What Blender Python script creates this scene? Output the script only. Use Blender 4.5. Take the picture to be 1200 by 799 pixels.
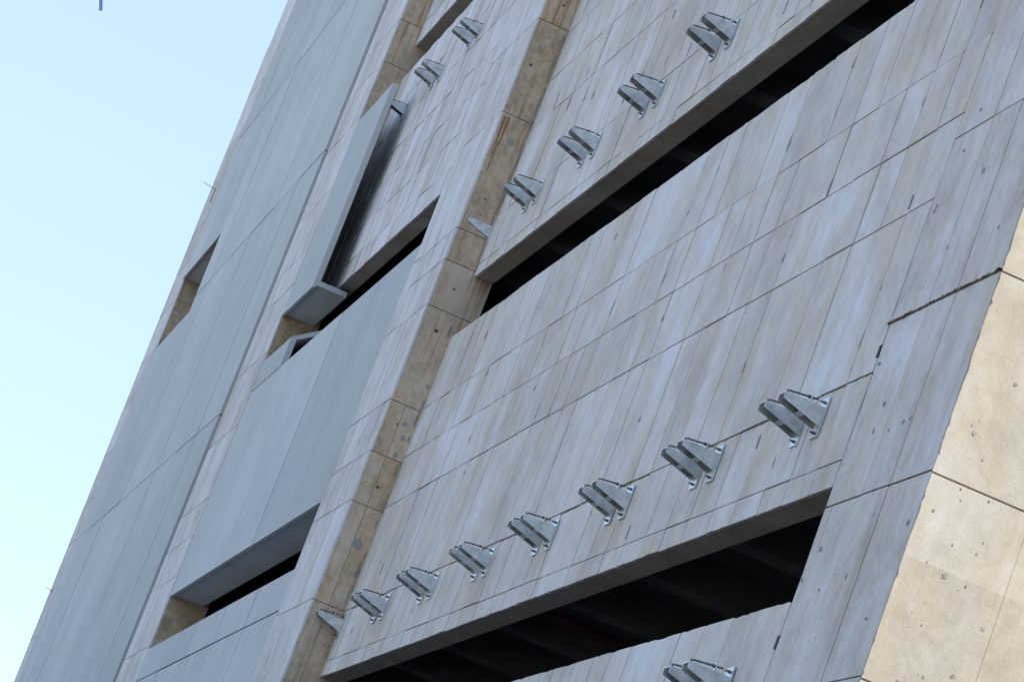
import bpy, math, random
from mathutils import Vector, Matrix

for o in list(bpy.data.objects):
    bpy.data.objects.remove(o)
scene = bpy.context.scene
R = random.Random(7)

# ------------------------------------------------------------------ camera
YAW, PITCH, ROLL, FPX = 0.167753, 0.242107, -0.364105, 4110.0
CAM = Vector((0.0, -7.0, 1.6))
fw = Vector((-math.cos(YAW) * math.cos(PITCH), math.sin(YAW) * math.cos(PITCH), math.sin(PITCH)))
r0 = fw.cross(Vector((0, 0, 1))).normalized()
d0 = fw.cross(r0)
cr, sr = math.cos(ROLL), math.sin(ROLL)
right = cr * r0 + sr * d0
down = -sr * r0 + cr * d0
cam_d = bpy.data.cameras.new("camera")
cam_d.sensor_fit = 'HORIZONTAL'
cam_d.sensor_width = 36.0
cam_d.lens = 36.0 * FPX / 1200.0
cam_d.clip_start = 0.1
cam_d.clip_end = 20000.0
cam = bpy.data.objects.new("camera", cam_d)
scene.collection.objects.link(cam)
M = Matrix((right, -down, -fw)).transposed().to_4x4()
M.translation = CAM
cam.matrix_world = M
scene.camera = cam

# ------------------------------------------------------------------ light
SUN_EL, SUN_AZ = math.radians(58), math.radians(40)     # azimuth: angle from +Y towards +X
VEIL = 0.62
world = bpy.data.worlds.new("World")
scene.world = world
world.use_nodes = True
wn = world.node_tree
sky = wn.nodes.new("ShaderNodeTexSky")
sky.sky_type = 'NISHITA'
sky.sun_disc = False
sky.sun_elevation = SUN_EL
sky.sun_rotation = SUN_AZ
sky.air_density = 1.0
sky.dust_density = 0.5
sky.ozone_density = 1.0
# thin high veil of cloud over the whole sky, slightly uneven
tc = wn.nodes.new("ShaderNodeTexCoord")
vn = wn.nodes.new("ShaderNodeTexNoise")
vn.inputs["Scale"].default_value = 2.2
vn.inputs["Detail"].default_value = 6.0
vn.inputs["Distortion"].default_value = 0.6
wn.links.new(tc.outputs["Generated"], vn.inputs["Vector"])
vr = wn.nodes.new("ShaderNodeMapRange")
vr.inputs["To Min"].default_value = VEIL - 0.12
vr.inputs["To Max"].default_value = VEIL + 0.12
wn.links.new(vn.outputs["Fac"], vr.inputs["Value"])
vm = wn.nodes.new("ShaderNodeMix")
vm.data_type = 'RGBA'
wn.links.new(vr.outputs[0], vm.inputs[0])
wn.links.new(sky.outputs[0], vm.inputs[6])
vm.inputs[7].default_value = (2.2, 2.86, 4.2, 1.0)
wn.links.new(vm.outputs[2], wn.nodes["Background"].inputs[0])
wn.nodes["Background"].inputs[1].default_value = 0.115
sd = bpy.data.lights.new("sun", 'SUN')
sd.energy = 2.35
sd.angle = math.radians(0.53)
sd.color = (1.0, 0.93, 0.82)
sun = bpy.data.objects.new("sun", sd)
scene.collection.objects.link(sun)
S = Vector((math.sin(SUN_AZ) * math.cos(SUN_EL), math.cos(SUN_AZ) * math.cos(SUN_EL), math.sin(SUN_EL)))
sun.rotation_euler = S.to_track_quat('Z', 'Y').to_euler()
sun.location = (0, 0, 80)

scene.view_settings.view_transform = 'Standard'
scene.view_settings.look = 'None'
scene.view_settings.gamma = 1.0
scene.view_settings.exposure = 1.37

# ------------------------------------------------------------------ materials
class NT:
    def __init__(s, name):
        s.m = bpy.data.materials.new(name)
        s.m.use_nodes = True
        s.t = s.m.node_tree
        s.b = s.t.nodes["Principled BSDF"]
    def n(s, typ, **kw):
        x = s.t.nodes.new(typ)
        for k, v in kw.items():
            if k.startswith("i_"):
                key = k[2:]
                x.inputs[int(key) if key.isdigit() else key].default_value = v
            else:
                setattr(x, k, v)
        return x
    def l(s, a, b):
        s.t.links.new(a, b)
    def math(s, op, a, b=None, clamp=False):
        x = s.n("ShaderNodeMath", operation=op, use_clamp=clamp)
        for i, v in enumerate((a, b)):
            if v is None:
                continue
            if isinstance(v, (int, float)):
                x.inputs[i].default_value = v
            else:
                s.l(v, x.inputs[i])
        return x.outputs[0]
    def ramp(s, fac, stops, interp='LINEAR'):
        x = s.n("ShaderNodeValToRGB")
        cr_ = x.color_ramp
        cr_.interpolation = interp
        while len(cr_.elements) < len(stops):
            cr_.elements.new(0.5)
        for e, (p, c) in zip(cr_.elements, stops):
            e.position = p
            e.color = (c[0], c[1], c[2], 1) if not isinstance(c, (int, float)) else (c, c, c, 1)
        s.l(fac, x.inputs[0])
        return x.outputs[0]
    def mix(s, fac, a, b, mode='MIX'):
        x = s.n("ShaderNodeMix", data_type='RGBA', blend_type=mode)
        for sock, v in ((x.inputs[0], fac), (x.inputs[6], a), (x.inputs[7], b)):
            if isinstance(v, (int, float)):
                sock.default_value = v
            elif isinstance(v, tuple):
                sock.default_value = (v[0], v[1], v[2], 1)
            else:
                s.l(v, sock)
        return x.outputs[2]


def coords(N, sx, sy, sz, tint=None, k=37.0):
    g = N.n("ShaderNodeNewGeometry")
    mp = N.n("ShaderNodeMapping")
    mp.inputs["Scale"].default_value = (sx, sy, sz)
    N.l(g.outputs["Position"], mp.inputs["Vector"])
    if tint is None:
        return mp.outputs[0]
    ad = N.n("ShaderNodeVectorMath", operation='ADD')
    cx = N.n("ShaderNodeCombineXYZ")
    N.l(N.math('MULTIPLY', tint, k), cx.inputs[0])
    N.l(N.math('MULTIPLY', tint, k * 1.7), cx.inputs[2])
    N.l(mp.outputs[0], ad.inputs[0])
    N.l(cx.outputs[0], ad.inputs[1])
    return ad.outputs[0]


def noise(N, vec, scale=1.0, detail=5.0, rough=0.55, dist=0.0):
    x = N.n("ShaderNodeTexNoise")
    x.inputs["Scale"].default_value = scale
    x.inputs["Detail"].default_value = detail
    x.inputs["Roughness"].default_value = rough
    x.inputs["Distortion"].default_value = dist
    N.l(vec, x.inputs["Vector"])
    return x.outputs["Fac"]


def concrete(name, dark, mid, light, streak=1.0, tintw=0.5, drips=0.5, holes=0.6, bump=0.25, rust=0.0,
             grain=1.0, patch=0.35, mott=0.95, speck=0.55, warmth=(1.0, 0.94, 0.83)):
    N = NT(name)
    at = N.n("ShaderNodeAttribute", attribute_name="tint")
    t = at.outputs["Fac"]
    s1 = noise(N, coords(N, 6, 6, 0.55, t), 1.0, 6, 0.6)              # broad streaks down each board
    s2 = noise(N, coords(N, 36, 36, 1.6, t), 1.0, 4, 0.6)             # wood grain
    big = noise(N, coords(N, 0.6, 0.6, 0.5), 1.0, 5, 0.6, 0.3)        # stains over the wall
    med = noise(N, coords(N, 2.6, 2.6, 2.2, t, 11.0), 1.0, 7, 0.7, 0.5)   # mottling
    hue = noise(N, coords(N, 1.6, 1.6, 0.7, t, 23.0), 1.0, 5, 0.65, 0.4)  # tan against grey
    fine = noise(N, coords(N, 60, 60, 40), 1.0, 3, 0.6)
    spk = noise(N, coords(N, 13, 13, 10), 1.0, 6, 0.72, 0.6)           # rough skin
    f = N.math('MULTIPLY', N.math('SUBTRACT', s1, 0.5), 0.5 * streak)
    f = N.math('ADD', f, N.math('MULTIPLY', N.math('SUBTRACT', s2, 0.5), 0.26 * grain))
    f = N.math('ADD', f, N.math('MULTIPLY', N.math('SUBTRACT', big, 0.5), 0.9 * patch / 0.35))
    f = N.math('ADD', f, N.math('MULTIPLY', N.math('SUBTRACT', med, 0.5), mott))
    f = N.math('ADD', f, N.math('MULTIPLY', N.math('SUBTRACT', fine, 0.5), 0.3))
    f = N.math('ADD', f, N.math('MULTIPLY', N.math('SUBTRACT', spk, 0.5), speck))
    f = N.math('ADD', f, N.math('MULTIPLY', N.math('SUBTRACT', t, 0.5), tintw))
    f = N.math('ADD', f, 0.5)
    col = N.ramp(f, [(0.12, dark), (0.5, mid), (0.86, light)])
    hf = N.ramp(hue, [(0.38, 0.0), (0.64, 1.0)])
    col = N.mix(hf, col, N.mix(1.0, col, warmth, 'MULTIPLY'))
    # darker run marks with ragged ends
    d1 = noise(N, coords(N, 16, 16, 0.9, t, 5.0), 1.0, 3, 0.5, 0.4)
    d2 = noise(N, coords(N, 1.1, 1.1, 0.9), 1.0, 3, 0.5)
    dm = N.math('MULTIPLY', N.ramp(d1, [(0.60, 0.0), (0.70, 1.0)]), N.ramp(d2, [(0.48, 0.0), (0.62, 1.0)]))
    col = N.mix(N.math('MULTIPLY', dm, drips), col, tuple(c * 0.62 for c in dark))
    # blow holes
    v = N.n("ShaderNodeTexVoronoi", feature='F1')
    v.inputs["Scale"].default_value = 1.0
    N.l(coords(N, 13, 13, 9), v.inputs["Vector"])
    hm = N.math('MULTIPLY', N.ramp(v.outputs["Distance"], [(0.07, 1.0), (0.13, 0.0)]),
                N.ramp(noise(N, coords(N, 1.7, 1.7, 1.3), 1.0, 3), [(0.50, 0.0), (0.60, 1.0)]))
    col = N.mix(N.math('MULTIPLY', hm, holes), col, (0.07, 0.07, 0.075))
    if rust:
        rn = noise(N, coords(N, 11, 11, 0.5, t, 3.0), 1.0, 4, 0.6)
        rb = noise(N, coords(N, 0.9, 0.9, 0.5), 1.0, 3, 0.5)
        rm = N.math('MULTIPLY', N.ramp(rn, [(0.52, 0.0), (0.68, 1.0)]), N.ramp(rb, [(0.45, 0.0), (0.62, 1.0)]))
        col = N.mix(N.math('MULTIPLY', rm, rust), col, (0.30, 0.15, 0.06))
    N.l(col, N.b.inputs["Base Color"])
    N.b.inputs["Roughness"].default_value = 0.88
    N.b.inputs["Specular IOR Level"].default_value = 0.3
    h = N.math('ADD', N.math('MULTIPLY', s2, 0.6 * grain), N.math('MULTIPLY', fine, 0.5))
    h = N.math('ADD', h, N.math('MULTIPLY', med, 0.8))
    h = N.math('SUBTRACT', h, N.math('MULTIPLY', hm, 0.8))
    bp = N.n("ShaderNodeBump")
    bp.inputs["Strength"].default_value = bump
    bp.inputs["Distance"].default_value = 0.012
    N.l(h, bp.inputs["Height"])
    N.l(bp.outputs[0], N.b.inputs["Normal"])
    return N.m


def plain(name, colA, colB, scale=6.0, rough=0.7, metal=0.0, bump=0.1, sz=1.0):
    N = NT(name)
    a = noise(N, coords(N, scale, scale, scale * sz), 1.0, 5, 0.6)
    b = noise(N, coords(N, scale * 9, scale * 9, scale * 9 * sz), 1.0, 3, 0.5)
    f = N.math('ADD', N.math('MULTIPLY', a, 0.75), N.math('MULTIPLY', b, 0.25))
    N.l(N.ramp(f, [(0.3, colA), (0.7, colB)]), N.b.inputs["Base Color"])
    N.l(N.ramp(a, [(0.3, max(rough - 0.12, 0)), (0.7, min(rough + 0.12, 1))]), N.b.inputs["Roughness"])
    N.b.inputs["Metallic"].default_value = metal
    bp = N.n("ShaderNodeBump")
    bp.inputs["Strength"].default_value = bump
    bp.inputs["Distance"].default_value = 0.01
    N.l(b, bp.inputs["Height"])
    N.l(bp.outputs[0], N.b.inputs["Normal"])
    return N.m


M_BOARD = concrete("board_marked_concrete", (0.48, 0.455, 0.41), (0.62, 0.60, 0.555), (0.715, 0.73, 0.76), tintw=0.28, drips=0.4, patch=0.55, mott=1.05, warmth=(1.0, 0.94, 0.84))
M_PIER = concrete("pier_concrete", (0.39, 0.375, 0.35), (0.575, 0.56, 0.53), (0.70, 0.71, 0.73), patch=0.5, tintw=0.25, holes=0.9, drips=0.6)
M_FIN = concrete("column_concrete", (0.42, 0.40, 0.37), (0.62, 0.615, 0.605), (0.74, 0.755, 0.79), tintw=0.4, drips=0.7, streak=1.3, warmth=(1.0, 0.96, 0.88))
M_TAN = concrete("tan_concrete", (0.29, 0.235, 0.17), (0.49, 0.405, 0.295), (0.61, 0.525, 0.42), tintw=0.28, streak=0.6, rust=0.85, holes=0.9,
                 mott=1.3, speck=1.2, warmth=(1.04, 0.93, 0.78), patch=0.35)
M_END = concrete("end_wall_concrete", (0.46, 0.39, 0.295), (0.59, 0.52, 0.415), (0.68, 0.62, 0.525), tintw=0.35, streak=0.5, drips=0.12, holes=0.9, grain=0.4,
                 mott=1.0, patch=0.45, warmth=(1.0, 0.95, 0.86))
M_CORE = concrete("core_concrete", (0.27, 0.25, 0.22), (0.38, 0.355, 0.32), (0.50, 0.48, 0.45), tintw=0.2, drips=0.3)
M_PANEL = concrete("smooth_panel_concrete", (0.42, 0.45, 0.455), (0.50, 0.53, 0.53), (0.59, 0.62, 0.62), tintw=0.32, streak=0.95,
                   drips=0.0, holes=0.0, bump=0.05, grain=0.3, patch=0.3, mott=0.5, speck=0.2, warmth=(1.0, 0.98, 0.95))
M_RUST = plain("rust_stain", (0.20, 0.09, 0.035), (0.36, 0.20, 0.10), 25.0, 0.95)
M_GRIME = plain("brown_grime", (0.22, 0.185, 0.145), (0.36, 0.31, 0.245), 20.0, 0.95)
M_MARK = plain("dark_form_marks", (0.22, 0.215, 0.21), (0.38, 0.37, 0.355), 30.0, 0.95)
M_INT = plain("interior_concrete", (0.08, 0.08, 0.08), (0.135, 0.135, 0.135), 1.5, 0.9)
M_STEEL = plain("galvanised_steel", (0.42, 0.46, 0.46), (0.74, 0.77, 0.76), 9.0, 0.38, 0.92, 0.06)
M_BOLT = plain("dark_bolt_steel", (0.08, 0.085, 0.09), (0.20, 0.205, 0.21), 20.0, 0.5, 0.6)
M_MORTAR = plain("brown_mortar", (0.08, 0.06, 0.035), (0.24, 0.19, 0.12), 14.0, 0.95, 0.0, 0.6)
M_DARK = plain("dark_recess_shade", (0.02, 0.02, 0.02), (0.06, 0.055, 0.05), 15.0, 0.8)  # shade inside pockets and tie holes put into the colour
M_ROPE = plain("blue_rope", (0.22, 0.36, 0.72), (0.30, 0.46, 0.85), 30.0, 0.7)
M_GROUND = plain("pale_bounce_earth", (0.22, 0.21, 0.19), (0.30, 0.285, 0.255), 0.8, 0.9, 0.0, 0.4)  # unseen ground, made pale to bounce light onto the facade
M_ADDED_ROAD = plain("added_road_asphalt", (0.035, 0.035, 0.037), (0.055, 0.054, 0.053), 2.0, 0.9, 0.0, 0.4)  # low tone for the added road, limits bounce under the openings
M_PAVE = plain("pavement_concrete", (0.06, 0.058, 0.055), (0.09, 0.087, 0.08), 1.5, 0.9, 0.0, 0.2)
M_RED = plain("red_pipe_paint", (0.045, 0.008, 0.012), (0.065, 0.012, 0.016), 6.0, 0.5)

# ------------------------------------------------------------------ geometry helpers
ORIG = {}

class MB:
    def __init__(s):
        s.v, s.f, s.t = [], [], []
    def box(s, x0, x1, y0, y1, z0, z1, tint=None):
        if tint is None:
            tint = R.random()
        b = len(s.v)
        s.v += [(x0, y0, z0), (x1, y0, z0), (x1, y1, z0), (x0, y1, z0), (x0, y0, z1), (x1, y0, z1), (x1, y1, z1), (x0, y1, z1)]
        for q in ((0, 3, 2, 1), (4, 5, 6, 7), (0, 1, 5, 4), (1, 2, 6, 5), (2, 3, 7, 6), (3, 0, 4, 7)):
            s.f.append(tuple(b + i for i in q))
            s.t.append(tint)
        return s
    def prism(s, poly, axis, a, b, tint=None):
        """poly: CCW 2D outline; axis 'y': outline in (x,z); axis 'x': outline in (y,z); axis 'z': (x,y)."""
        if tint is None:
            tint = R.random()
        def P(p, w):
            return {'y': (p[0], w, p[1]), 'x': (w, p[0], p[1]), 'z': (p[0], p[1], w)}[axis]
        k = len(s.v)
        n = len(poly)
        s.v += [P(p, a) for p in poly] + [P(p, b) for p in poly]
        flip = (axis == 'y')
        lo = [k + i for i in range(n)]
        hi = [k + n + i for i in range(n)]
        A = tuple(lo) if flip else tuple(reversed(lo))
        B = tuple(reversed(hi)) if flip else tuple(hi)
        s.f += [A, B]
        s.t += [tint, tint]
        for i in range(n):
            j = (i + 1) % n
            q = (lo[i], lo[j], hi[j], hi[i])
            s.f.append(tuple(reversed(q)) if flip else q)
            s.t.append(tint)
        return s
    def tube(s, p, q, r, n=8, tint=0.5):
        p, q = Vector(p), Vector(q)
        d = (q - p).normalized()
        u = d.orthogonal().normalized()
        w = d.cross(u)
        k = len(s.v)
        for c in (p, q):
            for i in range(n):
                a = 2 * math.pi * i / n
                s.v.append(tuple(c + u * (math.cos(a) * r) + w * (math.sin(a) * r)))
        s.f.append(tuple(k + i for i in reversed(range(n))))
        s.f.append(tuple(k + n + i for i in range(n)))
        for i in range(n):
            j = (i + 1) % n
            s.f.append((k + i, k + j, k + n + j, k + n + i))
        s.t += [tint] * (n + 2)
        return s
    def build(s, name, mat, parent=None, kind=None, label=None, origin=None):
        vs = [Vector(v) for v in s.v]
        if origin is None:
            lo = Vector([min(v[i] for v in vs) for i in range(3)])
            hi = Vector([max(v[i] for v in vs) for i in range(3)])
            origin = Vector(((lo.x + hi.x) / 2, (lo.y + hi.y) / 2, lo.z))
        origin = Vector(origin)
        me = bpy.data.meshes.new(name)
        me.from_pydata([tuple(v - origin) for v in vs], [], s.f)
        a = me.attributes.new("tint", 'FLOAT', 'FACE')
        a.data.foreach_set("value", s.t)
        me.materials.append(mat)
        me.update()
        o = bpy.data.objects.new(name, me)
        scene.collection.objects.link(o)
        link(o, origin, parent)
        if kind:
            o["kind"] = kind
        if label:
            o["label"] = label
        return o


def link(o, origin, parent):
    ORIG[o.name] = Vector(origin)
    if parent is not None:
        o.parent = parent
        o.location = Vector(origin) - ORIG[parent.name]
    else:
        o.location = origin


def thing(name, label, cat, loc, group=None):
    o = bpy.data.objects.new(name, None)
    scene.collection.objects.link(o)
    o.empty_display_size = 0.3
    link(o, loc, None)
    o["label"] = label
    o["category"] = cat
    if group:
        o["group"] = group
    return o


def jag_line(a, b, step, amp):
    """positions along a..b, each with a small inward chip depth (mostly none, now and then a bite)"""
    n = max(3, int(abs(b - a) / step))
    ts = sorted([0.0, 1.0] + [R.random() for _ in range(n - 1)])
    return [(a + (b - a) * t, amp * (R.uniform(.5, 1.6) if R.random() < 0.22 else R.uniform(0, .3))) for t in ts]

# ------------------------------------------------------------------ setting: ground
g = MB().box(-3000, 3000, -3000, 3000, -0.5, 0.0).build("ground", M_GROUND)
g["kind"] = "structure"
p = MB().box(-400, 400, -15, -3.2, -0.1, 0.004).build("added_dark_road", M_ADDED_ROAD)  # unseen road, added dark to keep bounce light off the soffits
p["kind"] = "structure"
p = MB().box(-110, 20, -3.2, 16, 0.004, 0.13).build("pavement", M_PAVE)
p["kind"] = "structure"

# ------------------------------------------------------------------ the building
F = -0.476                       # front plane of the columns and of the smooth panels
XE = -22.93                      # near end wall
XP = -25.25                      # where the slots stop and the solid end pier starts
A0, A1 = -48.90, -46.12          # near column
B0, B1 = -67.05, -63.65          # middle column
C1 = -90.40                      # far column
ZT = 42.0                        # roof
TH = 0.27                        # wall thickness
BT = 0.03                        # depth of the board imprints
bld = thing("concrete_building", "tall unfinished board-marked concrete building with narrow horizontal slot openings", "building", (-58, 7, 0.13))


def columns(x0, x1, lo, hi):
    xs = [x0]
    while xs[-1] < x1 - hi * 1.3:
        xs.append(xs[-1] + R.uniform(lo, hi))
    xs.append(x1)
    return xs


def board_row(parent, xs, z0, z1, mat, y, amp=0.004, name="concrete_board", jag_top=0, jag_bot=0, single=None, tint_bias=None, hg=0.007):
    """One row of board imprints; each its own object unless a collector is given."""
    for i in range(len(xs) - 1):
        g0 = R.uniform(0.004, 0.016)
        g1 = R.uniform(0.004, 0.016)
        xa, xb = xs[i] + g0 + R.uniform(-.006, .006), xs[i + 1] - g1
        off = R.uniform(-amp, amp)
        t = R.random() if tint_bias is None else min(1, max(0, tint_bias(0.5 * (xa + xb), z0) + R.uniform(-.3, .3)))
        zb, zt = z0 + hg + R.uniform(-.003, .003), z1 - hg + R.uniform(-.003, .003)
        mb = single if single is not None else MB()
        if jag_top or jag_bot:
            poly = []
            for x, d in jag_line(xa, xb, 0.09, jag_bot):
                poly.append((x, zb + d if jag_bot else zb))
            for x, d in jag_line(xb, xa, 0.09, jag_top):
                poly.append((x, zt - d if jag_top else zt))
            mb.prism(poly, 'y', y + off, y + BT, t)
        else:
            mb.box(xa, xb, y + off, y + BT, zb, zt, t)
        if single is None:
            mb.build(name, mat, parent)


# --- near bay: three bands of bare wall between the slots
BX0 = A1 + 0.002
xs_main = [BX0]
while xs_main[-1] < XP - 0.9:
    t = (xs_main[-1] - BX0) / (XP - BX0)
    xs_main.append(xs_main[-1] + R.uniform(0.50, 0.66) + 0.16 * t)
xs_main.append(XP)


def band(z0, z1, x0, x1, name="bare_wall"):
    return MB().box(x0, x1, BT, TH, z0 + 0.012, z1 - 0.02, 0.5).build(name, M_CORE, bld)


def warm(x, z):
    v = 0.5 + 0.24 * math.sin(x * 0.9 + 0.8) + 0.16 * math.sin(x * 0.41 + z * 1.9)
    return v + (0.22 if 8.7 < z < 10 and x > -36 else 0)


w_low = band(0.13, 6.93, BX0, XP)
w_mid = band(7.86, 12.85, BX0, XP)
w_top = band(13.76, ZT - 0.5, BX0, XP)
rows_mid = [7.86, 8.09, 8.82, 10.32, 11.07, 11.78, 12.85]
for i in range(len(rows_mid) - 1):
    xs = [xs_main[0]] + [x + R.uniform(-.018, .018) for x in xs_main[1:-1]] + [xs_main[-1]]
    board_row(w_mid, xs, rows_mid[i], rows_mid[i + 1], M_BOARD, 0.0, tint_bias=warm,
              jag_bot=0.006 if i == 0 else 0, jag_top=0.007 if i == 5 else 0, hg=0.012 if rows_mid[i] == 8.82 else 0.006)
rows_top = [13.76, 13.96, 14.70, 16.02, 16.78, 17.54, 18.75]
xs_top = columns(BX0, XP, 0.45, 0.68)
far_b = MB()
for i in range(len(rows_top) - 1):
    xs = [xs_top[0]] + [x + R.uniform(-.02, .02) for x in xs_top[1:-1]] + [xs_top[-1]]
    # pieces in view are parts; those right of the frame are joined
    lim = [-29.5, -30.0, -32.5, -37, -40, -42.5][i]
    k = max(j for j, x in enumerate(xs) if x < lim)
    board_row(w_top, xs[:k + 1], rows_top[i], rows_top[i + 1], M_BOARD, 0.0, tint_bias=warm)
    board_row(w_top, xs[k:], rows_top[i], rows_top[i + 1], M_BOARD, 0.0, single=far_b)
z = 18.75
while z < ZT - 1:
    board_row(w_top, xs_top, z, min(z + 1.48, ZT - 0.5), M_BOARD, 0.0, single=far_b)
    z += 1.48
far_b.build("concrete_board_field", M_BOARD, w_top, kind="stuff")
xs_low = columns(BX0, XP, 0.6, 0.85)
k = max(j for j, x in enumerate(xs_low) if x < -36.5)
board_row(w_low, xs_low[k:], 4.9, 6.93, M_BOARD, 0.0, jag_top=0.008)
lowf = MB()
board_row(w_low, xs_low[:k + 1], 4.9, 6.93, M_BOARD, 0.0, single=lowf)
for z0, z1 in ((0.13, 1.6), (1.6, 3.2), (3.2, 4.9)):
    board_row(w_low, xs_low, z0, z1, M_BOARD, 0.0, single=lowf)
lowf.build("concrete_board_field", M_BOARD, w_low, kind="stuff")

# --- solid end pier beside the corner
pier = MB().box(XP + 0.001, XE - 0.03, BT + 0.001, TH + 0.5, 0.13, ZT - 0.5, 0.4).build("end_pier", M_CORE, bld)
pr = [0.13, 1.5, 3.05, 4.60, 6.14, 7.69, 9.25, 10.83, 12.4, 13.95]
px = [XP, -24.42, -23.82, XE - 0.03]
for i in range(len(pr) - 1):
    for j in range(3):
        xa, xb = px[j] + (0.003 if j == 0 else R.uniform(.004, .012)), px[j + 1] - (0.0 if j == 2 else R.uniform(.004, .012))
        zb, zt = pr[i] + 0.008, pr[i + 1] - (0.02 if abs(pr[i + 1] - 9.25) < .01 else 0.008)
        y = R.uniform(-.003, .002)
        mb = MB()
        if j == 0:                     # ragged left edge at the slot
            poly = [(xb, zb), (xb, zt)] + [(xa + abs(d), zz) for zz, d in jag_line(zt, zb, 0.12, 0.02)]
            mb.prism(poly, 'y', y, BT, R.uniform(.35, .75))
        else:
            mb.box(xa, xb, y, BT, zb, zt, R.uniform(.2, .7))
        mb.build("concrete_board", M_PIER, pier)
mb = MB()
z = 13.95
while z < ZT - 1:
    for j in range(3):
        mb.box(px[j] + .006, px[j + 1] - (0 if j == 2 else .006), R.uniform(-.003, .003), BT, z + .008, min(z + 1.55, ZT - .5) - .008)
    z += 1.55
mb.build("concrete_board_field", M_PIER, pier, kind="stuff")


def ridge(parent, name, x0, x1, z, y, h, d, mat, amp, step=0.035, slope=0.0):
    """rough strip of mortar squeezed out of a joint"""
    mb = MB()
    n = int((x1 - x0) / step)
    ring = []
    for i in range(n + 1):
        x = x0 + (x1 - x0) * i / n
        zz = z + slope * i / n + R.uniform(-amp, amp)
        hh = h * R.uniform(.6, 1.3)
        dd = d * R.uniform(.2, 1.4)
        ring.append([(x, y + .02, zz - hh), (x, y - dd, zz - hh * .5), (x, y - dd * R.uniform(.4, 1), zz + hh * .5), (x, y + .02, zz + hh)])
    for r_ in ring:
        mb.v += r_
    for i in range(n):
        for k in range(3):
            mb.f.append((i * 4 + k, (i + 1) * 4 + k, (i + 1) * 4 + k + 1, i * 4 + k + 1))
            mb.t.append(.5)
    return mb.build(name, mat, parent)


ridge(pier, "mortar_seam", XP - 0.02, XE - 0.04, 9.245, 0.0, 0.018, 0.016, M_MORTAR, 0.006)
ridge(pier, "mortar_seam", XP + 0.02, XE - 0.04, 7.69, 0.0, 0.007, 0.004, M_MORTAR, 0.003)
ridge(w_mid, "mortar_seam", BX0 + 0.1, XP, 8.815, 0.002, 0.011, 0.006, M_MORTAR, 0.004)
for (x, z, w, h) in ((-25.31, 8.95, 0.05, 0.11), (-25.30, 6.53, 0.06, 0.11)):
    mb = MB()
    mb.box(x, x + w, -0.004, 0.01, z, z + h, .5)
    mb.build("pocket_shade_block", M_DARK, pier)  # shallow dark block, painted as the shade inside a recess

def blot(mb, x, z, w, h, y, axis='y'):
    """irregular flat patch"""
    n = 9
    poly = []
    for i in range(n):
        a = 2 * math.pi * i / n
        rr = R.uniform(.55, 1.1)
        poly.append((x + math.cos(a) * w * rr, z + math.sin(a) * h * rr))
    e = R.uniform(0, .0035)                # no two patches in one plane
    if axis == 'y':
        mb.prism(poly, 'y', y - .0045 - e, y + .01 + e, .5)
    else:
        mb.prism(poly, 'x', y - .01 - e, y + .002 + e, .5)


mk = MB()
for i in range(38):                    # leaks at the board joints
    x = R.choice(xs_main[1:-1]) + R.uniform(-.02, .02)
    blot(mk, x, R.uniform(8.15, 12.8), R.uniform(.012, .03), R.uniform(.03, .10), 0.0)
mk.build("leak_and_hole_marks", M_MARK, w_mid, kind="stuff")
mk = MB()
for i in range(70):
    x = R.choice(xs_top[1:-1]) + R.uniform(-.02, .02)
    blot(mk, x, R.uniform(14.0, 18.6), R.uniform(.012, .035), R.uniform(.04, .16), 0.0)
mk.build("leak_and_hole_marks", M_MARK, w_top, kind="stuff")
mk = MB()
for i in range(30):  # bug holes, their shade painted as flat dark spots
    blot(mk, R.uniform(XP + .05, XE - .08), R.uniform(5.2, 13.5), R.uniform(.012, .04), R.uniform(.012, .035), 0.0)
mk.build("leak_and_hole_marks", M_MARK, pier, kind="stuff")

# --- near end wall (faces the sun)
endw = MB().box(XE - 0.03, XE - 0.02, 0.012, 14.0, 0.13, ZT - 0.5, .5).build("end_wall", M_CORE, bld)
ys = [0.0, 0.79, 2.0, 3.2, 4.4]
zs = [0.13, 1.5, 3.05, 4.60, 6.12, 7.05, 7.67, 9.225, 10.80, 12.35, 13.9]
for i in range(len(zs) - 1):
    for j in range(len(ys) - 1):
        ya, yb = ys[j] + (0 if j == 0 else .0015), ys[j + 1] - .0015
        zb, zt = zs[i] + (.0 if zs[i] == 7.05 else .008), zs[i + 1] - (.0 if zs[i + 1] == 7.05 else .008)
        mb = MB()
        tt = .25 if zs[i] == 6.12 else (.65 if zs[i] == 7.05 else R.uniform(.3, .8))
        e = 0.0
        if j == 0:
            poly = [(yb, zb), (yb, zt)] + [(abs(d), zz) for zz, d in jag_line(zt, zb, 0.035, 0.008)]
            mb.prism(poly, 'x', XE - 0.02, XE + e, tt)
        else:
            mb.box(XE - 0.02, XE + e, ya, yb, zb, zt, tt)
        mb.build("wall_panel", M_END, endw)
mb = MB()
for z0, z1, y0 in ((0.13, 13.9, 4.4), (13.9, ZT - .5, 0.0)):
    z = z0
    while z < z1 - .2:
        y = y0
        while y < 13.9:
            mb.box(XE - 0.02, XE + R.uniform(-.003, .003), y + .004, min(y + 1.2, 14) - .004, z + .008, min(z + 1.55, z1) - .008)
            y += 1.2
        z += 1.55
mb.build("wall_panel_field", M_END, endw, kind="stuff")
# tie marks on the end wall
for (y, z, r) in ((0.33, 7.02, .022), (0.62, 6.38, .018), (0.10, 7.42, .012), (0.72, 6.78, .02), (0.2, 8.05, .018), (0.42, 6.30, .016), (0.37, 8.5, .016), (0.5, 7.25, .01), (0.26, 6.20, .015)):
    mb = MB()
    blot(mb, y, z, r, r * 1.15, XE, 'x')
    mb.build("tie_mark", M_CORE, endw)

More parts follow.
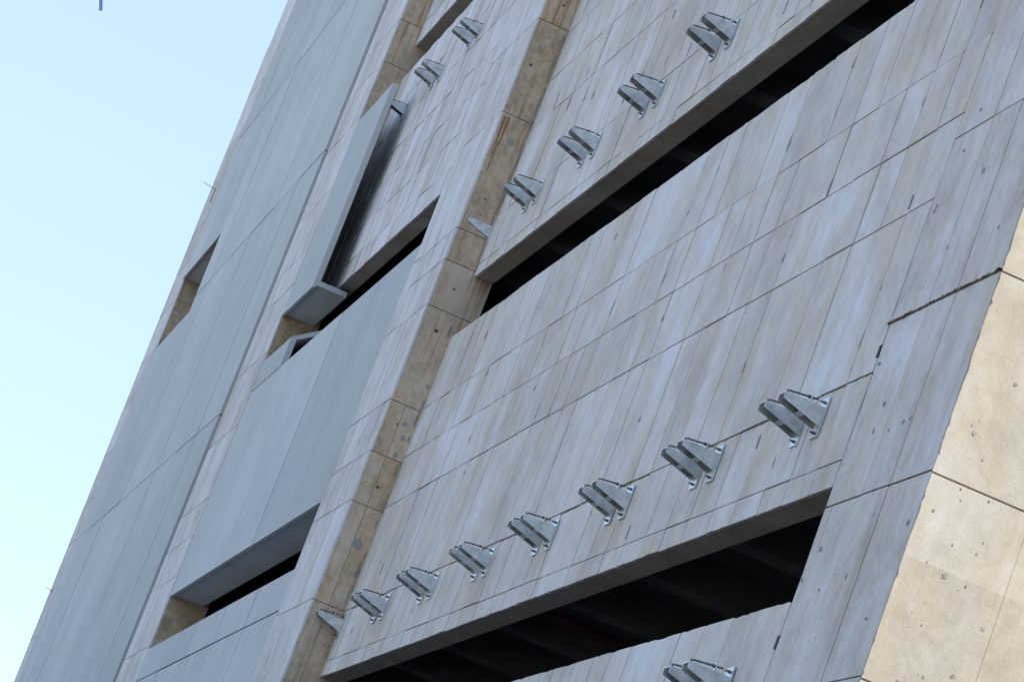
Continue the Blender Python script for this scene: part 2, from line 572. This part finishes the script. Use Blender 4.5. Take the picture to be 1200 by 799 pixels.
# --- columns: core, front boards, tan return boards
def column(x0, x1, joints, near, tint=0.5):
    c = MB().box(x0 + .001, x1 - 0.03, F + BT, TH, 0.13, ZT - 0.5, tint).build("column", M_CORE, bld)
    n = 5 if near else 4
    stuff = MB()
    for i in range(len(joints) - 1):
        xs = [x0] + [x0 + (x1 - x0) * (k + R.uniform(-.25, .25)) / n for k in range(1, n)] + [x1]
        vis = near and joints[i] > 5 and joints[i] < 20
        for k in range(n):
            xa, xb = xs[k] + (0.004 if k == 0 else .008), xs[k + 1] - (0 if k == n - 1 else .008)
            mb = MB() if vis else stuff
            mb.box(xa, xb, F + R.uniform(-.003, .004), F + BT, joints[i] + .007, joints[i + 1] - .007, R.uniform(.25, .9))
            if vis:
                mb.build("concrete_board", M_FIN, c)
    if stuff.v:
        stuff.build("concrete_board_field", M_FIN, c, kind="stuff")
    return c


def returns(c, x1, joints, y1, vis_lo, vis_hi, split_below):
    """tan boards on the face towards the near end"""
    st = MB()
    for i in range(len(joints) - 1):
        z0, z1 = joints[i], joints[i + 1]
        segs = [(F + BT + .002, F + .235), (F + .241, y1)] if z1 < split_below else [(F + BT + .002, y1)]
        for (ya, yb) in segs:
            vis = vis_lo < z0 < vis_hi
            mb = MB() if vis else st
            mb.box(x1 - .03, x1 - .001 + R.uniform(-.004, .0), ya, yb, z0 + .006, z1 - .006)
            if vis:
                mb.build("return_board", M_TAN, c)
    if st.v:
        st.build("return_board_field", M_TAN, c, kind="stuff")


jA = [0.13, 2.9, 5.9, 8.81, 10.25, 10.98, 11.74, 13.16, 13.85, 14.33, 16.12, 17.58, 19.0, 20.5, 22.0, 24, 27, 30, 33, 36, 39, ZT - .5]
colA = column(A0, A1, jA, True)
returns(colA, A1, jA, TH, 5, 19.5, 13.0)
jB = [0.13, 2.9, 5.9, 8.3, 9.6, 11.0, 11.8, 12.55, 14.0, 15.5, 16.9, 17.6, 18.9, 20.4, 21.6, 22.5, 23.6, 25, 27, 30, 33, 36, 39, ZT - .5]
colB = column(B0, B1, jB, False)
returns(colB, B1, jB, TH, 7, 24, 0)
# far column: its far edge leans slightly and has a notch near the top
jC = [0.13, 3, 6, 9, 10.5, 12.2, 13.6, 14.9, 16.1, 17.5, 18.9, 20.3, 21.7, 23.0, 24.2, 25.6, 27.0, 28.5, 30.2, 32, 35, 38, ZT - .5]
colC = MB().prism([(-92.0, 0.13), (C1 - 0.03, 0.13), (C1 - .03, ZT - .5), (-94.6, ZT - .5)], 'y', F + BT, 13.9, .5).build("column", M_CORE, bld)


def xfar(z):
    return -92.45 - (z - 10.0) * 0.088 if z < 30.2 else -94.0


for i in range(len(jC) - 1):
    z0, z1 = jC[i] + .01, jC[i + 1] - .01
    xm = -91.2 + R.uniform(-.3, .3)
    MB().prism([(xfar(z0), z0), (xm - .02, z0), (xm - .02, z1), (xfar(z1), z1)], 'y', F + R.uniform(-.004, .004), F + BT).build("concrete_board", M_FIN, colC)
    MB().box(xm + .02, C1 - .002, F + R.uniform(-.004, .004), F + BT, z0, z1).build("concrete_board", M_FIN, colC)
returns(colC, C1, jC, TH, 19, 23, 0)
for (x, z, l) in ((-92.42, 25.37, .36), (-91.71, 13.48, .2)):
    MB().tube((x, F + .02, z), (x + .05, F - l, z + .05), .008, 6).build("rebar_stub", M_BOLT, colC)
MB().box(-92.35, -92.15, F - .012, F + .01, 24.95, 25.35).build("pocket_shade_block", M_DARK, colC)  # dark block standing for a pocket's shade

# flat patches for plugs and tie holes, hole shade painted dark, on the near column's return
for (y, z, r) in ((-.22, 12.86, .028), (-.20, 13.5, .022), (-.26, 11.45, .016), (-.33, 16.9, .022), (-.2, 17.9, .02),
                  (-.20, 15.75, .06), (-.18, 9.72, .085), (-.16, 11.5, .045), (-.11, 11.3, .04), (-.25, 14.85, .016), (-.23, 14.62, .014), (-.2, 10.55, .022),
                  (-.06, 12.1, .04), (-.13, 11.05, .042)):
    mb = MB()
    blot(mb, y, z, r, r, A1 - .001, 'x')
    mb.build("tie_hole_patch", M_DARK if r < .04 else M_MARK, colA)

# dirt in the inner corner and rust runs below the joint
gm = MB()
for i in range(36):
    blot(gm, R.uniform(-.05, -.018), R.uniform(8.9, 17.6), R.uniform(.006, .022), R.uniform(.05, .22), A1 - .001, 'x')
gm.build("corner_grime", M_GRIME, colA, kind="stuff")
gm = MB()
for (y, z0, z1, w) in ((-.40, 15.45, 16.08, .014), (-.345, 15.62, 16.08, .018), (-.37, 15.2, 15.7, .008)):
    gm.prism([(y - w * .3, z0), (y + w * .3, z0 + .05), (y + w, z1 - .1), (y + w * .8, z1), (y - w * .9, z1), (y - w, z1 - .15)], 'x', A1 - .01, A1 + .003, .5)
gm.build("rust_run", M_RUST, colA)

# --- middle bay: bare wall bands behind the smooth panels
mx0, mx1 = B1 + .002, A0 - .002
wb1 = band(0.13, 9.6, mx0, mx1)
wb2 = band(10.8, 15.55, mx0, mx1)
wb3 = band(16.47, 21.42, mx0, mx1)
wb4 = band(22.11, ZT - .5, mx0, mx1)
xs_b = columns(mx0, mx1, 0.42, 0.62)
for wall, rows in ((wb1, [7.0, 8.3, 9.6]), (wb2, [10.8, 12.2, 13.6, 14.6, 15.55]),
                   (wb3, [16.47, 16.95, 17.68, 18.42, 19.16, 19.9, 20.6, 21.42]), (wb4, [22.11, 22.6, 23.4, 24.2, 25.6, 27.0, 28.4, 29.8, 32, 35, 38, ZT - .5])):
    st = MB()
    for i in range(len(rows) - 1):
        xs = [xs_b[0]] + [x + R.uniform(-.12, .12) for x in xs_b[1:-1]] + [xs_b[-1]]
        board_row(wall, xs, rows[i], rows[i + 1], M_FIN, 0.0, single=st, amp=.006)
    st.build("concrete_board_field", M_FIN, wall, kind="stuff")

# --- smooth cladding panels of the middle bay
PY0, PY1 = F + .006, F + .11
pxs = [mx0 + (mx1 - mx0) * k / 5 for k in range(6)]


def panel(x0, x1, z0, z1, soffit=False, sill=False, label=None, tint=None, g=.016, dy=0.0):
    """flat panel; soffit: bottom flange reaching in under the wall; sill: top that slopes up to the wall"""
    t = R.random() if tint is None else tint
    a, b = x0 + g, x1 - g
    y0 = PY0 + dy + R.uniform(-.004, .004)
    mb = MB()
    if soffit:
        poly = [(y0, z0), (y0 + .05, z0), (y0 + .056, z0 + .045), (0.16, z0 + .045), (0.16, z0 + .14), (PY1, z0 + .14), (PY1, z1 - .014), (y0, z1 - .014)]
    elif sill:
        poly = [(y0, z0 + .014), (PY1, z0 + .014), (PY1, z1 - .02), (0.02, z1 + .24), (0.02, z1 + .34), (y0, z1)]
    else:
        poly = [(y0, z0 + .014), (PY1, z0 + .014), (PY1, z1 - .014), (y0, z1 - .014)]
    mb.prism(poly, 'x', a, b, t)
    return mb.build("cladding_panel", M_PANEL, bld, label=label)


for k in range(5):
    a, b = pxs[k], pxs[k + 1]
    panel(a, b, 0.2, 4.6)
    panel(a, b, 4.6, 8.90)
    panel(a, b, 8.90, 9.54, sill=True)
    panel(a, b, 10.58, 14.68, soffit=True)
panel(pxs[0], pxs[1] + .05, 14.68, 15.28, sill=True, label="short smooth sill panel with a sloping top, alone in the upper opening")
panel(pxs[0], pxs[1] + .2, 16.24, 20.33, soffit=True, label="lone smooth panel standing clear of the bare wall above the upper opening")

# --- far bay: fully clad, one opening left beside the far column
fx0, fx1 = C1 + .03, B0 - .12
fxs = [fx0 + (fx1 - fx0) * k / 8 for k in range(9)]
fz = [0.2, 8.80, 14.76, 20.52, 26.35, 32.2, 38.0]
VX = -84.0


def fpanel(*a, **k):
    return panel(*a, dy=-.055, **k)


for i in range(len(fz) - 1):
    for k in range(8):
        a, b = fxs[k], fxs[k + 1]
        z0, z1 = fz[i], fz[i + 1]
        if i in (2, 3) and k in (0, 1, 2):
            if k == 2:
                if i == 2:
                    fpanel(a, b, z0, z1) if a >= VX else (fpanel(max(a, VX), b, z0, z1), fpanel(a, VX, z0, 20.12))
                else:
                    fpanel(max(a, VX), b, z0, z1)
                    if a < VX:
                        fpanel(a, VX, 22.25, z1, soffit=True)
            else:
                if i == 2:
                    fpanel(a, min(b, VX), z0, 20.12)
                    if b > VX:
                        fpanel(VX, b, z0, z1)
                else:
                    fpanel(a, min(b, VX), 22.25, z1, soffit=True)
                    if b > VX:
                        fpanel(VX, b, z0, z1)
        else:
            fpanel(a, b, z0, z1)
wf = MB().box(C1 + .002, B0 - .002, BT, TH, 0.13, 20.9, .5).build("bare_wall", M_CORE, bld)
wf2 = MB().box(C1 + .002, B0 - .002, BT, TH, 22.4, ZT - .5, .5).build("bare_wall", M_CORE, bld)

# --- inside: slabs with joists, dark back wall, roof
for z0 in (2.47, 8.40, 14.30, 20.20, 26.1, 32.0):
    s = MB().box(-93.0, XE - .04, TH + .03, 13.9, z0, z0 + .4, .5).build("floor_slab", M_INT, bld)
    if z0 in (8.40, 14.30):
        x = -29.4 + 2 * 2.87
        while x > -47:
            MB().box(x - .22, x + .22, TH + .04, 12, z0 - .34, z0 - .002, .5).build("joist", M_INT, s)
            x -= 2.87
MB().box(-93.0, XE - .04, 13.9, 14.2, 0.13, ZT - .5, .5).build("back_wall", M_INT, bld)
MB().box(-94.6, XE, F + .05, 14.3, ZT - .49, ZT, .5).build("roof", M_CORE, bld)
MB().tube((-35.8, .5, 8.0), (-35.8, 9, 8.0), .05, 8).build("sprinkler_pipe", M_RED, bld)

# ------------------------------------------------------------------ steel brackets
BR_PARTS = []


def bracket_proto():
    """cantilever seat: back plate on the wall, two tapering cheeks, top plate, tip plate, bolts and levelling rod.
    local origin: wall surface, near edge of the back plate, bottom of the plate"""
    W, D, H = 0.20, 0.365, 0.34
    parts = []
    parts.append(("back_plate", M_STEEL, MB().box(-W - .005, -.004, -.016, -.001, 0.0, H, .5)))
    top, t = 0.25, .008
    tri = [(-.017, .085), (-.017, top), (-D, top), (-D, top - .058)]
    tri = list(reversed(tri))
    for x in (-.03, -W):
        parts.append(("cheek_plate", M_STEEL, MB().prism(tri, 'x', x, x + t, .5)))
    parts.append(("top_plate", M_STEEL, MB().box(-W + .0085, -.0305, -D, -.017, top - t - .001, top - .001, .5)))
    def low(y):                                   # height of the sloping underside at depth y
        return .085 + (top - .058 - .085) * (-.017 - y) / (D - .017)
    for ya, yb in ((-.20, -.155),):
        q = [(ya, low(ya) + .004), (yb, low(yb) + .004), (yb, low(yb) + .010), (ya, low(ya) + .010)]
        parts.append(("cross_plate", M_STEEL, MB().prism(q, 'x', -W + .0085, -.0305, .5)))
    for z in (.035, .30):
        b = MB().tube((-.085, -.06, z), (-.085, -.017, z), .008, 8)
        b.tube((-.085, -.034, z), (-.085, -.018, z), .015, 6)
        parts.append(("bolt", M_BOLT, b))
    parts.append(("lug", M_STEEL, MB().box(-.11, -.06, -.146, -.134, top, top + .075, .5)))
    rod = MB().tube((-.085, -.325, top + .03), (-.085, -.075, top + .055), .0085, 8)
    rod.tube((-.085, -.165, top + .046), (-.085, -.149, top + .0475), .018, 6)
    parts.append(("threaded_rod", M_BOLT, rod))
    parts.append(("tip_bolt", M_BOLT, MB().tube((-.10, -D + .03, top - .03), (-.10, -D + .03, top + .035), .010, 8)))
    out = []
    for nm, mat, mb in parts:
        vs = mb.v
        me = bpy.data.meshes.new(nm)
        me.from_pydata(vs, [], mb.f)
        a = me.attributes.new("tint", 'FLOAT', 'FACE')
        a.data.foreach_set("value", mb.t)
        me.materials.append(mat)
        out.append((nm, me))
    return out


PROTO = bracket_proto()


def bracket(x, z, label, group):
    root = thing("steel_bracket", label, "bracket", (x, -.004, z), group)
    root.rotation_euler = (0, R.uniform(-.02, .02), R.uniform(-.02, .02))
    for nm, me in PROTO:
        o = bpy.data.objects.new(nm, me)
        scene.collection.objects.link(o)
        o.parent = root
    return root


ORD = ["first", "second", "third", "fourth", "fifth", "sixth", "seventh", "eighth"]
for k, x in enumerate((-26.13, -28.95, -31.80, -34.63, -37.41, -40.20, -42.98)):
    bracket(x, 8.41, "near bracket of the %s pair from the sunlit corner, row above the lower opening" % ORD[k], "galvanised brackets above the lower opening")
    bracket(x - .50, 8.41, "far bracket of the %s pair from the sunlit corner, row above the lower opening" % ORD[k], "galvanised brackets above the lower opening")
bracket(-45.86, 8.41, "single galvanised bracket against the tan column, row above the lower opening", "galvanised brackets above the lower opening")
for k, x in enumerate((-34.96, -37.76, -40.53, -43.38)):
    w = ["nearest the top edge of the photo", "second from the top edge", "third from the top edge", "next but one to the column"][k]
    w = ["topmost", "second from top", "third from top", "lowest"][k]
    bracket(x, 14.30, "near bracket of the %s full pair, row above the upper long opening" % w, "galvanised brackets above the upper opening")
    bracket(x - .55, 14.30, "far bracket of the %s full pair, row above the upper long opening" % w, "galvanised brackets above the upper opening")
bracket(-46.10 + .02, 14.28, "single galvanised bracket against the tan column, row above the upper long opening", "galvanised brackets above the upper opening")
for k, x in enumerate((-55.2, -58.15)):
    w = ["upper", "lower"][k]
    bracket(x, 19.95, "near bracket of the %s full pair beside the lone smooth panel" % w, "galvanised brackets on the middle bay")
    bracket(x - .6, 19.95, "far bracket of the %s full pair beside the lone smooth panel" % w, "galvanised brackets on the middle bay")
bracket(-61.15, 19.95, "bracket holding the top corner of the lone smooth panel", "galvanised brackets on the middle bay")
bracket(-26.11, 6.11, "near bracket of the pair cut by the bottom edge below the lower opening", "galvanised brackets below the lower opening")
bracket(-26.63, 6.11, "far bracket of the pair cut by the bottom edge below the lower opening", "galvanised brackets below the lower opening")

# ------------------------------------------------------------------ loose rope end high in the sky
def at(u, v, dist):
    d = fw + right * ((u - 600) / FPX) + down * ((v - 399.5) / FPX)
    return CAM + d.normalized() * dist
pa, pb = at(118, 13, 45), at(119.5, -60, 45)
rope = MB().tube(pa, pb, .022, 8).build("hanging_rope", M_ROPE)
rope["label"] = "blue rope end hanging into the sky at upper left"
rope["category"] = "rope"
